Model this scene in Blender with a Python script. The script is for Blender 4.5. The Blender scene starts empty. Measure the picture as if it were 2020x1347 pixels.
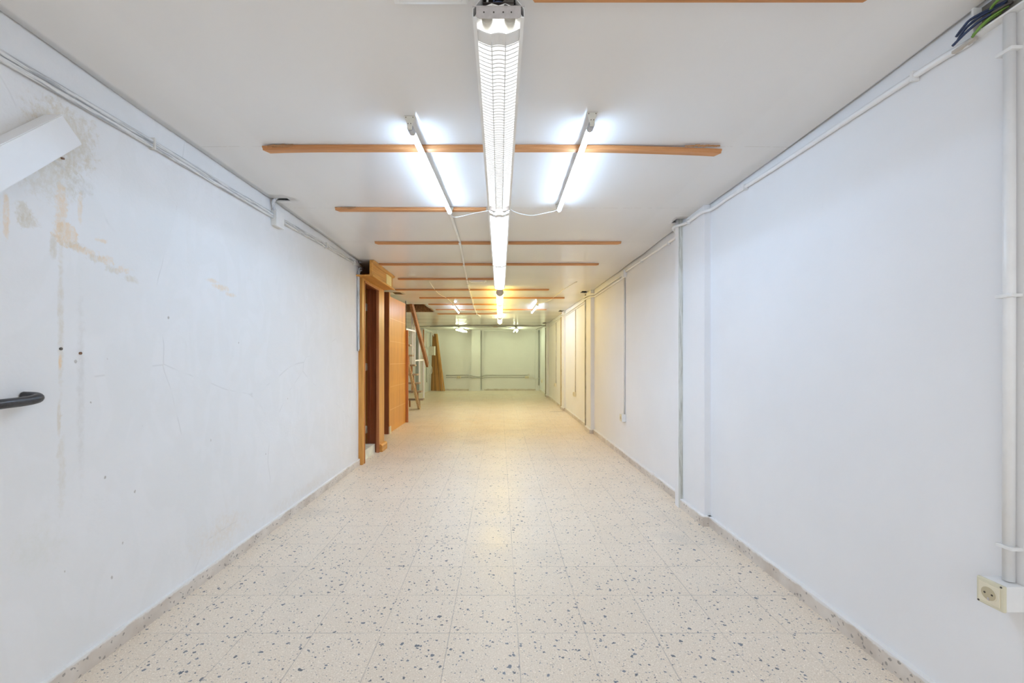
import bpy, bmesh, math, random
from mathutils import Vector, Matrix
random.seed(7)
sc = bpy.context.scene
C = sc.collection
PI = math.pi

# ------------------------------------------------------------------ camera, world, exposure
cd = bpy.data.cameras.new('camera'); cam = bpy.data.objects.new('camera', cd); C.objects.link(cam)
cam.location = (0, 0, 1.2); cam.rotation_euler = (PI / 2, 0, 0)
cd.sensor_width = 36; cd.lens = 36 * 837 / 2020
cd.shift_x = 24 / 2020; cd.shift_y = 34.5 / 2020
cd.clip_start = 0.02; cd.clip_end = 100
sc.camera = cam
sc.view_settings.view_transform = 'Standard'; sc.view_settings.look = 'None'
sc.view_settings.gamma = 1; sc.view_settings.use_curve_mapping = False
sc.view_settings.exposure = 0.42
w = bpy.data.worlds.new('world'); sc.world = w; w.use_nodes = True
bg = w.node_tree.nodes['Background']
bg.inputs[0].default_value = (0.90, 0.94, 1.0, 1); bg.inputs[1].default_value = 1.45   # daylight through the open shop front behind the camera
sc.cycles.use_light_tree = False
sc.cycles.max_bounces = 7; sc.cycles.diffuse_bounces = 6; sc.cycles.glossy_bounces = 3
sc.cycles.use_adaptive_sampling = True; sc.cycles.adaptive_threshold = 0.03
sc.cycles.use_denoising = True
sc.cycles.sample_clamp_indirect = 8

L_TUBE = 66.0       # bare cool tubes
L_LOUV = 4.0       # tubes of the louvred luminaires
L_WARM = 13.0       # warm opal cylinders
L_GREEN = 28.0     # far bay twin tubes

# ------------------------------------------------------------------ node helpers
def new_mat(name):
    m = bpy.data.materials.new(name); m.use_nodes = True
    nt = m.node_tree; b = nt.nodes['Principled BSDF']
    return m, nt, b
def setin(nt, sock, v):
    if isinstance(v, bpy.types.NodeSocket): nt.links.new(v, sock)
    elif v is not None:
        if hasattr(sock.default_value, '__len__') and len(sock.default_value) == 4 and len(v) == 3: v = (*v, 1)
        sock.default_value = v
def M(nt, op, a, b=None, c=None, clamp=False):
    n = nt.nodes.new('ShaderNodeMath'); n.operation = op; n.use_clamp = clamp
    setin(nt, n.inputs[0], a)
    if b is not None: setin(nt, n.inputs[1], b)
    if c is not None: setin(nt, n.inputs[2], c)
    return n.outputs[0]
def MIX(nt, f, a, b, blend='MIX'):
    n = nt.nodes.new('ShaderNodeMix'); n.data_type = 'RGBA'; n.blend_type = blend
    setin(nt, n.inputs[0], f); setin(nt, n.inputs[6], a); setin(nt, n.inputs[7], b)
    return n.outputs[2]
def RANGE(nt, v, a, b, c=0.0, d=1.0, smooth=True):
    n = nt.nodes.new('ShaderNodeMapRange'); n.interpolation_type = 'SMOOTHSTEP' if smooth else 'LINEAR'
    setin(nt, n.inputs[0], v)
    for i, q in enumerate((a, b, c, d)): n.inputs[1 + i].default_value = q
    return n.outputs[0]
def OBJ(nt):
    return nt.nodes.new('ShaderNodeTexCoord').outputs['Object']
def MAP(nt, vec, scale=(1, 1, 1), loc=(0, 0, 0), rot=(0, 0, 0)):
    n = nt.nodes.new('ShaderNodeMapping'); setin(nt, n.inputs[0], vec)
    n.inputs['Scale'].default_value = scale; n.inputs['Location'].default_value = loc; n.inputs['Rotation'].default_value = rot
    return n.outputs[0]
def NOISE(nt, vec, scale, detail=3, rough=0.55, dist=0.0):
    n = nt.nodes.new('ShaderNodeTexNoise'); setin(nt, n.inputs['Vector'], vec)
    n.inputs['Scale'].default_value = scale; n.inputs['Detail'].default_value = detail
    n.inputs['Roughness'].default_value = rough; n.inputs['Distortion'].default_value = dist
    return n.outputs[0]
def SEP(nt, vec):
    n = nt.nodes.new('ShaderNodeSeparateXYZ'); setin(nt, n.inputs[0], vec); return n.outputs
def COMB(nt, x, y, z):
    n = nt.nodes.new('ShaderNodeCombineXYZ')
    for i, v in enumerate((x, y, z)): setin(nt, n.inputs[i], v)
    return n.outputs[0]
def BUMP(nt, b, h, strength, dist=0.01):
    n = nt.nodes.new('ShaderNodeBump'); n.inputs['Strength'].default_value = strength; n.inputs['Distance'].default_value = dist
    setin(nt, n.inputs['Height'], h); nt.links.new(n.outputs[0], b.inputs['Normal'])
def plain(name, col, rough=0.5, metal=0.0, var=0.04, scale=14, spec=0.5, bump=0.0):
    m, nt, b = new_mat(name); o = OBJ(nt)
    n = NOISE(nt, o, scale, 4)
    c = MIX(nt, RANGE(nt, n, 0.35, 0.65), tuple(max(0, x * (1 - var)) for x in col), tuple(min(1, x * (1 + var)) for x in col))
    nt.links.new(c, b.inputs['Base Color'])
    b.inputs['Roughness'].default_value = rough; b.inputs['Metallic'].default_value = metal
    b.inputs['Specular IOR Level'].default_value = spec
    if bump: BUMP(nt, b, NOISE(nt, o, scale * 6, 4), bump, 0.004)
    return m
def wood(name, dark, light, axis=0, rough=0.45, scale=1.0, spec=0.4, wear=0.0):
    m, nt, b = new_mat(name); o = OBJ(nt)
    s = [26 * scale] * 3; s[axis] = 1.4 * scale
    n1 = NOISE(nt, MAP(nt, o, tuple(s)), 1.0, 5, 0.6, 0.8)
    s2 = [170 * scale] * 3; s2[axis] = 5 * scale
    n2 = NOISE(nt, MAP(nt, o, tuple(s2)), 1.0, 3, 0.6)
    f = M(nt, 'ADD', M(nt, 'MULTIPLY', RANGE(nt, n1, 0.3, 0.7), 0.7), M(nt, 'MULTIPLY', RANGE(nt, n2, 0.3, 0.7), 0.3))
    c = MIX(nt, f, dark, light)
    if wear:
        c = MIX(nt, RANGE(nt, NOISE(nt, o, 60, 3, 0.7), 0.69, 0.74, 0, wear), c, (0.72, 0.66, 0.6))
    nt.links.new(c, b.inputs['Base Color']); b.inputs['Roughness'].default_value = rough
    b.inputs['Specular IOR Level'].default_value = spec
    BUMP(nt, b, n2, 0.12, 0.002)
    return m
def emit(name, col, s):
    m = bpy.data.materials.new(name); m.use_nodes = True; nt = m.node_tree
    nt.nodes.clear(); e = nt.nodes.new('ShaderNodeEmission'); o = nt.nodes.new('ShaderNodeOutputMaterial')
    e.inputs[0].default_value = (*col, 1); e.inputs[1].default_value = s
    nt.links.new(e.outputs[0], o.inputs[0]); return m

# ------------------------------------------------------------------ materials
def wall_mat(name, base, rough=0.6, scuff=0.25):
    m, nt, b = new_mat(name); o = OBJ(nt)
    n = NOISE(nt, o, 1.3, 4, 0.6)
    c = MIX(nt, RANGE(nt, n, 0.3, 0.7), tuple(x * 0.965 for x in base), base)
    n3 = NOISE(nt, MAP(nt, o, (9, 9, 1.1)), 1, 5, 0.7)
    c = MIX(nt, RANGE(nt, n3, 0.66, 0.8, 0, scuff), c, (0.52, 0.51, 0.5))
    nt.links.new(c, b.inputs['Base Color']); b.inputs['Roughness'].default_value = rough
    b.inputs['Specular IOR Level'].default_value = 0.25
    BUMP(nt, b, M(nt, 'ADD', NOISE(nt, o, 9, 4), M(nt, 'MULTIPLY', NOISE(nt, o, 90, 3), 0.12)), 0.10, 0.012)
    return m
WALL = wall_mat('white paint', (0.83, 0.83, 0.835), scuff=0.06)
WALLB = wall_mat('old white paint', (0.80, 0.80, 0.79), scuff=0.2)

def left_wall_mat():
    m, nt, b = new_mat('stained plaster'); o = OBJ(nt); s = SEP(nt, o)
    base = (0.80, 0.80, 0.80)
    n = NOISE(nt, o, 1.6, 5, 0.65)
    c = MIX(nt, RANGE(nt, n, 0.35, 0.7), (0.775, 0.775, 0.77), base)
    # trowelled patches
    n2 = NOISE(nt, MAP(nt, o, (1, 2.2, 1.2)), 2.3, 2, 0.5, 1.2)
    c = MIX(nt, RANGE(nt, n2, 0.50, 0.58, 0, 0.22), c, (0.84, 0.84, 0.85))
    warp = NOISE(nt, o, 38, 8, 0.78, 0.4); warp2 = NOISE(nt, o, 9, 3, 0.6)
    wv = M(nt, 'ADD', M(nt, 'MULTIPLY', M(nt, 'SUBTRACT', warp, 0.5), 3.0), M(nt, 'MULTIPLY', M(nt, 'SUBTRACT', warp2, 0.5), 1.6))
    spot = RANGE(nt, NOISE(nt, MAP(nt, o, (1, 1, 0.6)), 55, 6, 0.75), 0.36, 0.6, 0.35, 1.0)
    def blob(y, z, ry, rz, col, k, edge=0.25, ws=1.0):
        nonlocal c
        dy = M(nt, 'DIVIDE', M(nt, 'SUBTRACT', s[1], y), ry); dz = M(nt, 'DIVIDE', M(nt, 'SUBTRACT', s[2], z), rz)
        d = M(nt, 'ADD', M(nt, 'SQRT', M(nt, 'ADD', M(nt, 'MULTIPLY', dy, dy), M(nt, 'MULTIPLY', dz, dz))), M(nt, 'MULTIPLY', wv, ws))
        c = MIX(nt, M(nt, 'MULTIPLY', RANGE(nt, d, 1.0, 1.0 - edge - 0.25, 0, k), spot), c, col)
    BE = (0.64, 0.575, 0.46); OR = (0.80, 0.60, 0.38); GR = (0.56, 0.54, 0.48)
    blob(1.55, 2.02, 0.14, 0.16, BE, 0.72, 0.25, 0.7); blob(1.50, 1.87, 0.17, 0.12, BE, 0.55, 0.5, 0.8)
    blob(1.62, 1.86, 0.06, 0.05, GR, 0.35, 0.5)
    blob(1.546, 1.75, 0.026, 0.11, OR, 0.6, 0.3, 0.7); blob(1.565, 1.66, 0.045, 0.05, OR, 0.7, 0.2)
    blob(1.617, 1.78, 0.012, 0.07, OR, 0.45, 0.3, 0.5)
    blob(1.546, 1.35, 0.013, 0.42, BE, 0.5, 0.5, 0.6); blob(1.62, 1.1, 0.02, 0.5, (0.62, 0.6, 0.57), 0.4, 0.6, 0.6)
    blob(1.425, 1.685, 0.03, 0.05, BE, 0.7, 0.2, 0.7); blob(1.44, 1.665, 0.04, 0.03, BE, 0.6, 0.2, 0.7)
    blob(1.375, 1.66, 0.012, 0.09, OR, 0.65, 0.3, 0.6); blob(1.52, 1.60, 0.016, 0.05, BE, 0.6, 0.3, 0.6)
    for q in range(7):
        blob(1.60 + q * 0.04, 1.625 - 0.011 * q + 0.018 * math.sin(q * 3), 0.05, 0.020, OR if q % 2 else BE, 0.55, 0.5, 1.2)
    blob(1.71, 1.675, 0.03, 0.012, OR, 0.5, 0.3, 1.2)
    blob(2.36, 1.635, 0.07, 0.016, OR, 0.5, 0.4, 0.8); blob(2.44, 1.61, 0.09, 0.020, OR, 0.6, 0.4, 0.8); blob(2.53, 1.58, 0.07, 0.016, OR, 0.5, 0.4, 0.8)
    blob(1.544, 1.19, 0.008, 0.035, OR, 0.9, 0.25, 0.3); blob(1.54, 0.985, 0.010, 0.085, (0.70, 0.65, 0.57), 0.9, 0.3, 0.3)
    blob(1.55, 0.80, 0.018, 0.2, BE, 0.35, 0.5, 0.8)
    blob(2.45, 0.20, 0.30, 0.14, (0.74, 0.66, 0.55), 0.55, 0.8, 0.7); blob(3.5, 0.12, 0.8, 0.08, (0.7, 0.64, 0.56), 0.4, 0.7, 0.7)
    blob(1.46, 0.55, 0.12, 0.1, (0.72, 0.72, 0.66), 0.4, 0.6, 0.9)
    # chips and scratches
    for yy, zz in ((1.6, 1.19), (1.66, 1.03), (1.73, 1.2), (1.72, 0.72), (1.86, 0.62), (1.56, 0.42), (1.8, 0.42), (2.35, 0.75), (2.6, 1.3), (3.2, 0.9), (1.9, 0.9), (2.05, 1.4), (1.75, 0.3), (2.9, 0.55)):
        blob(yy, zz, 0.005, 0.007, (0.38, 0.35, 0.31), 0.8, 0.3, 1.3)
    n5 = NOISE(nt, MAP(nt, o, (1, 26, 11)), 1, 5, 0.8)
    c = MIX(nt, RANGE(nt, n5, 0.70, 0.76, 0, 0.35), c, (0.6, 0.57, 0.53))
    # fine cracks
    v = nt.nodes.new('ShaderNodeTexVoronoi'); v.feature = 'DISTANCE_TO_EDGE'
    v.inputs['Scale'].default_value = 0.9
    nt.links.new(MIX(nt, 0.12, o, nt.nodes.new('ShaderNodeTexNoise').outputs['Color']), v.inputs['Vector'])
    ck = M(nt, 'MULTIPLY', RANGE(nt, v.outputs['Distance'], 0.0, 0.004, 1, 0), RANGE(nt, n2, 0.5, 0.6))
    c = MIX(nt, M(nt, 'MULTIPLY', ck, 0.3), c, (0.5, 0.49, 0.48))
    nt.links.new(c, b.inputs['Base Color']); b.inputs['Roughness'].default_value = 0.55
    b.inputs['Specular IOR Level'].default_value = 0.25
    BUMP(nt, b, M(nt, 'ADD', NOISE(nt, o, 6, 5, 0.6), M(nt, 'MULTIPLY', NOISE(nt, o, 60, 4), 0.2)), 0.28, 0.015)
    return m
WALL_L = left_wall_mat()

def floor_mat():
    m, nt, b = new_mat('terrazzo tiles'); o = OBJ(nt); s = SEP(nt, o)
    T = 0.298
    u = M(nt, 'DIVIDE', M(nt, 'SUBTRACT', s[0], 0.078), T); v = M(nt, 'DIVIDE', M(nt, 'SUBTRACT', s[1], 1.858), T)
    iu = M(nt, 'FLOOR', u); iv = M(nt, 'FLOOR', v)
    wn = nt.nodes.new('ShaderNodeTexWhiteNoise'); wn.noise_dimensions = '3D'; nt.links.new(COMB(nt, iu, iv, 0.0), wn.inputs['Vector'])
    pu = M(nt, 'PINGPONG', u, 0.5); pv = M(nt, 'PINGPONG', v, 0.5)
    du = M(nt, 'MINIMUM', pu, pv)
    nj = NOISE(nt, o, 2.2, 3)
    joint = M(nt, 'MULTIPLY', RANGE(nt, du, 0.004, 0.010, 1, 0), RANGE(nt, nj, 0.35, 0.6, 0.25, 0.65))
    # each tile cut from its own slab: shift the chip pattern per tile
    sh = M(nt, 'MULTIPLY', wn.outputs['Value'], 37.0)
    tile_v = COMB(nt, M(nt, 'ADD', s[0], sh), M(nt, 'ADD', s[1], sh), 0.0)
    base = MIX(nt, RANGE(nt, NOISE(nt, tile_v, 160, 4, 0.7), 0.35, 0.65), (0.69, 0.59, 0.465), (0.85, 0.745, 0.615))
    base = MIX(nt, M(nt, 'MULTIPLY', wn.outputs['Value'], 0.28), base, (0.69, 0.585, 0.455))
    def chips(scale, prob, col, k, dist=0.3, grow=None):
        nonlocal base
        d = nt.nodes.new('ShaderNodeTexNoise'); nt.links.new(tile_v, d.inputs['Vector']); d.inputs['Scale'].default_value = scale * 0.9
        vec = nt.nodes.new('ShaderNodeVectorMath'); vec.operation = 'MULTIPLY_ADD'
        nt.links.new(d.outputs['Color'], vec.inputs[0]); vec.inputs[1].default_value = (dist / scale,) * 3; nt.links.new(tile_v, vec.inputs[2])
        vv = nt.nodes.new('ShaderNodeTexVoronoi'); vv.inputs['Scale'].default_value = scale; vv.voronoi_dimensions = '2D'
        nt.links.new(vec.outputs[0], vv.inputs['Vector'])
        cs = nt.nodes.new('ShaderNodeSeparateColor'); nt.links.new(vv.outputs['Color'], cs.inputs[0])
        pick = M(nt, 'LESS_THAN', cs.outputs[0], prob)
        size = RANGE(nt, cs.outputs[1], 0, 1, 0.24, 0.55, False)
        msk = M(nt, 'MULTIPLY', pick, M(nt, 'LESS_THAN', vv.outputs['Distance'], size))
        base = MIX(nt, M(nt, 'MULTIPLY', msk, k), base, MIX(nt, cs.outputs[2], col, tuple(x * 1.8 for x in col)))
    chips(420, 0.16, (0.42, 0.30, 0.20), 0.55)
    chips(210, 0.10, (0.88, 0.81, 0.72), 0.3)
    chips(150, 0.05, (0.15, 0.15, 0.155), 0.8, 1.2)
    chips(84, 0.036, (0.10, 0.115, 0.135), 0.92, 1.3)
    chips(58, 0.015, (0.09, 0.105, 0.125), 0.92, 1.5)
    c = MIX(nt, joint, base, (0.40, 0.35, 0.30))
    dn = NOISE(nt, o, 1.1, 5, 0.65)
    c = MIX(nt, RANGE(nt, dn, 0.54, 0.72, 0, 0.30), c, (0.42, 0.39, 0.35))
    # worn dark strip in the floor by the third pilaster
    sx = RANGE(nt, M(nt, 'ABSOLUTE', M(nt, 'SUBTRACT', s[0], 1.29)), 0.14, 0.17, 1, 0); sy = RANGE(nt, M(nt, 'ABSOLUTE', M(nt, 'SUBTRACT', s[1], 9.66)), 0.02, 0.05, 1, 0)
    c = MIX(nt, M(nt, 'MULTIPLY', M(nt, 'MULTIPLY', sx, sy), 0.7), c, (0.22, 0.19, 0.15))
    nt.links.new(c, b.inputs['Base Color'])
    nt.links.new(RANGE(nt, NOISE(nt, o, 3, 4), 0.3, 0.7, 0.30, 0.46), b.inputs['Roughness'])
    b.inputs['Specular IOR Level'].default_value = 0.35
    BUMP(nt, b, M(nt, 'SUBTRACT', M(nt, 'MULTIPLY', NOISE(nt, o, 14, 3), 0.15), M(nt, 'MULTIPLY', joint, 0.3)), 0.2, 0.004)
    return m
FLOOR = floor_mat()

def ceil_mat():
    m, nt, b = new_mat('ceiling panels'); o = OBJ(nt); s = SEP(nt, o)
    c = MIX(nt, RANGE(nt, NOISE(nt, o, 0.8, 3), 0.3, 0.7), (0.765, 0.745, 0.72), (0.80, 0.785, 0.765))
    P = 0.906
    q = M(nt, 'PINGPONG', M(nt, 'SUBTRACT', s[1], 2.215), P / 2)
    brk = RANGE(nt, NOISE(nt, MAP(nt, o, (6, 1, 1)), 1.3, 3, 0.8), 0.44, 0.52)
    c = MIX(nt, M(nt, 'MULTIPLY', M(nt, 'MULTIPLY', RANGE(nt, q, 0.0012, 0.0024, 1, 0), brk), 0.6), c, (0.42, 0.36, 0.3))
    # seams lengthwise and the paler, repainted margins beyond the battens
    ax = M(nt, 'ABSOLUTE', M(nt, 'ADD', s[0], 0.02))
    c = MIX(nt, RANGE(nt, ax, 1.20, 1.23, 0, 0.18), c, (0.84, 0.83, 0.815))
    # nail heads and scratches
    v = nt.nodes.new('ShaderNodeTexVoronoi'); v.inputs['Scale'].default_value = 2.6; nt.links.new(o, v.inputs['Vector'])
    c = MIX(nt, RANGE(nt, v.outputs['Distance'], 0.008, 0.013, 0.55, 0), c, (0.32, 0.27, 0.22))
    sc_ = NOISE(nt, MAP(nt, o, (60, 5, 1), rot=(0, 0, 0.35)), 1, 3, 0.7)
    c = MIX(nt, RANGE(nt, sc_, 0.70, 0.76, 0, 0.35), c, (0.86, 0.85, 0.83))
    nt.links.new(c, b.inputs['Base Color'])
    b.inputs['Roughness'].default_value = 0.17
    b.inputs['Specular IOR Level'].default_value = 0.35
    BUMP(nt, b, NOISE(nt, o, 3.0, 2), 0.06, 0.01)
    return m
CEIL = ceil_mat()
DARK = plain('dark void', (0.05, 0.04, 0.035), 0.9)
RAW = plain('raw brown board', (0.30, 0.16, 0.07), 0.8, var=0.3, scale=30)
PINE = wood('pine batten', (0.42, 0.175, 0.06), (0.66, 0.32, 0.13), 0, 0.5)
PINE_END = wood('splintered pine', (0.24, 0.11, 0.045), (0.62, 0.34, 0.16), 0, 0.8, 2.0, wear=0.8)
OAK_Z = wood('oak veneer upright', (0.46, 0.20, 0.038), (0.72, 0.36, 0.085), 2, 0.35)
OAK_Y = wood('oak veneer along', (0.46, 0.20, 0.038), (0.72, 0.36, 0.085), 1, 0.4)
OAK_X = wood('oak veneer across', (0.46, 0.20, 0.038), (0.72, 0.36, 0.085), 0, 0.4)
MAHOG = wood('dark stained wood', (0.15, 0.035, 0.010), (0.27, 0.075, 0.022), 2, 0.35, wear=0.35)
MAHOG_L = wood('red stained moulding', (0.36, 0.12, 0.04), (0.55, 0.22, 0.09), 2, 0.35, wear=0.25)
DIAG = wood('brown handrail wood', (0.22, 0.085, 0.03), (0.40, 0.165, 0.06), 1, 0.45)
PALE = wood('bare pale wood', (0.42, 0.29, 0.16), (0.66, 0.50, 0.31), 1, 0.7)
TREAD = wood('weathered tread wood', (0.25, 0.19, 0.14), (0.48, 0.38, 0.29), 0, 0.7)
PLANK = wood('stacked plank wood', (0.33, 0.16, 0.045), (0.68, 0.38, 0.13), 2, 0.6, 0.8)
PLANK3 = wood('orange plank wood', (0.30, 0.13, 0.03), (0.62, 0.33, 0.10), 2, 0.6, 1.2)
PLANK2 = wood('dark plank wood', (0.20, 0.10, 0.035), (0.42, 0.22, 0.08), 2, 0.6, 0.8)
def partition_mat():
    m, nt, b = new_mat('oak veneer panels'); o = OBJ(nt); s = SEP(nt, o)
    n1 = NOISE(nt, MAP(nt, o, (20, 20, 1.1)), 1.0, 5, 0.6, 0.6); n2 = NOISE(nt, MAP(nt, o, (130, 130, 4)), 1.0, 3, 0.6)
    f = M(nt, 'ADD', M(nt, 'MULTIPLY', RANGE(nt, n1, 0.3, 0.7), 0.6), M(nt, 'MULTIPLY', RANGE(nt, n2, 0.3, 0.7), 0.4))
    c = MIX(nt, f, (0.50, 0.205, 0.035), (0.74, 0.37, 0.08))
    dz = M(nt, 'PINGPONG', M(nt, 'SUBTRACT', s[2], 0.37), 0.187)
    c = MIX(nt, RANGE(nt, dz, 0.0035, 0.006, 0.45, 0), c, (0.92, 0.68, 0.36))
    dy = M(nt, 'PINGPONG', M(nt, 'SUBTRACT', s[1], 6.80), 0.21)
    c = MIX(nt, RANGE(nt, dy, 0.003, 0.005, 0.18, 0), c, (0.95, 0.78, 0.5))
    band = M(nt, 'PINGPONG', M(nt, 'SUBTRACT', s[2], 0.37), 0.374)
    c = MIX(nt, RANGE(nt, band, 0.25, 0.30, 0, 0.30), c, (0.72, 0.36, 0.08))
    nt.links.new(c, b.inputs['Base Color']); b.inputs['Roughness'].default_value = 0.36
    BUMP(nt, b, n2, 0.1, 0.002)
    return m
PARTM = partition_mat()
def stone_mat():
    m, nt, b = new_mat('stone skirting'); o = OBJ(nt)
    c = MIX(nt, RANGE(nt, NOISE(nt, o, 5, 4), 0.3, 0.7), (0.56, 0.49, 0.42), (0.72, 0.66, 0.59))
    v = nt.nodes.new('ShaderNodeTexVoronoi'); v.inputs['Scale'].default_value = 90; nt.links.new(o, v.inputs['Vector'])
    cs = nt.nodes.new('ShaderNodeSeparateColor'); nt.links.new(v.outputs['Color'], cs.inputs[0])
    c = MIX(nt, M(nt, 'MULTIPLY', M(nt, 'LESS_THAN', cs.outputs[0], 0.06), 0.7), c, (0.2, 0.18, 0.16))
    # splashes of wall paint along the upper edge
    s = SEP(nt, o)
    up = RANGE(nt, M(nt, 'ADD', s[2], M(nt, 'MULTIPLY', NOISE(nt, o, 9, 5, 0.7), 0.05)), 0.082, 0.092)
    c = MIX(nt, up, c, (0.80, 0.79, 0.77))
    nt.links.new(c, b.inputs['Base Color']); b.inputs['Roughness'].default_value = 0.5
    return m
STONE = stone_mat()
def chipped(name, axis, wht=(0.74, 0.74, 0.73), gry=(0.30, 0.32, 0.35), amt=0.55):
    m, nt, b = new_mat(name); o = OBJ(nt)
    s = [120, 120, 120]; s[axis] = 5
    n = NOISE(nt, MAP(nt, o, tuple(s)), 1, 4, 0.7)
    c = MIX(nt, RANGE(nt, n, 0.45, 0.62, 0, amt), wht, gry)
    nt.links.new(c, b.inputs['Base Color']); b.inputs['Roughness'].default_value = 0.5
    return m
CHIP_Y = chipped('chipped painted conduit', 1, (0.72, 0.72, 0.71), (0.26, 0.28, 0.31), 0.75); CHIP_Z = chipped('chipped painted upright conduit', 2, (0.66, 0.67, 0.68), (0.24, 0.26, 0.30), 0.8)
MOT = chipped('mottled render', 2, (0.66, 0.66, 0.61), (0.34, 0.33, 0.27), 0.7)
MOTD = chipped('dark raw groove', 2, (0.40, 0.36, 0.29), (0.07, 0.065, 0.05), 1.0)
MOTO = chipped('brown raw groove', 2, (0.58, 0.47, 0.30), (0.30, 0.22, 0.12), 1.0)
PVC = plain('white conduit paint', (0.82, 0.82, 0.815), 0.35, var=0.02)
PVC_OLD = plain('old white conduit paint', (0.72, 0.70, 0.66), 0.45, var=0.06)
GREYL = plain('grey painted conduit', (0.42, 0.42, 0.38), 0.5)
GREYC = plain('grey cable', (0.30, 0.31, 0.28), 0.5)
CREAM = plain('cream plastic', (0.68, 0.64, 0.48), 0.3, var=0.02)
CREAM2 = plain('pale cream plastic', (0.76, 0.70, 0.54), 0.3, var=0.02)
CREAM_SHADE = plain('shaded recess cream', (0.52, 0.45, 0.29), 0.35, var=0.04)  # darker cream: shade of the plug recess put into the colour
WHITEP = plain('white plastic', (0.80, 0.80, 0.79), 0.3, var=0.02)
HOLDER = plain('cream lampholder plastic', (0.72, 0.70, 0.62), 0.35, var=0.03)
METAL = plain('brushed end plate', (0.55, 0.52, 0.51), 0.45, 0.35, var=0.05, scale=60)
CAPG = plain('grey tube cap', (0.50, 0.50, 0.52), 0.35, 0.3)
WMETAL = plain('white enamelled metal', (0.80, 0.80, 0.79), 0.28, var=0.02)
LOUVM = plain('satin white louvre', (0.68, 0.69, 0.69), 0.4, var=0.01)
SCREW = plain('dark screw', (0.10, 0.09, 0.08), 0.5, 0.5)
RUST = plain('rusty anchor', (0.20, 0.10, 0.05), 0.7)
BLACKR = plain('worn black rubber', (0.035, 0.034, 0.036), 0.38, var=0.4, scale=40)
BLUEW = plain('dark blue wire', (0.02, 0.035, 0.09), 0.35)
GREENW = plain('green wire', (0.16, 0.30, 0.05), 0.4)
WHITEW = plain('white wire', (0.82, 0.82, 0.80), 0.4)
BRASS = plain('hinge metal', (0.55, 0.47, 0.34), 0.35, 0.7)
BLUEG = plain('blue grey paint', (0.36, 0.41, 0.42), 0.5)
YELL = plain('yellow light patch', (0.86, 0.72, 0.36), 0.5)
TILEW = plain('white glazed step', (0.78, 0.78, 0.66), 0.35, var=0.12, scale=9)
TAN = plain('tan card', (0.55, 0.50, 0.44), 0.7)
E_COOL = emit('cool tube light', (0.49, 0.70, 1.0), L_TUBE)
E_LOUV = emit('neutral tube light', (1.0, 1.0, 1.0), L_LOUV)
E_LOUV2 = emit('brighter neutral tube light', (0.66, 0.79, 1.0), 80.0)
E_WARM = emit('warm opal light', (1.0, 0.745, 0.18), L_WARM)
E_WHITE = emit('white opal light', (1.0, 0.86, 0.42), 14.0)
E_GREEN = emit('greenish tube light', (0.87, 1.0, 0.61), L_GREEN)

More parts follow.
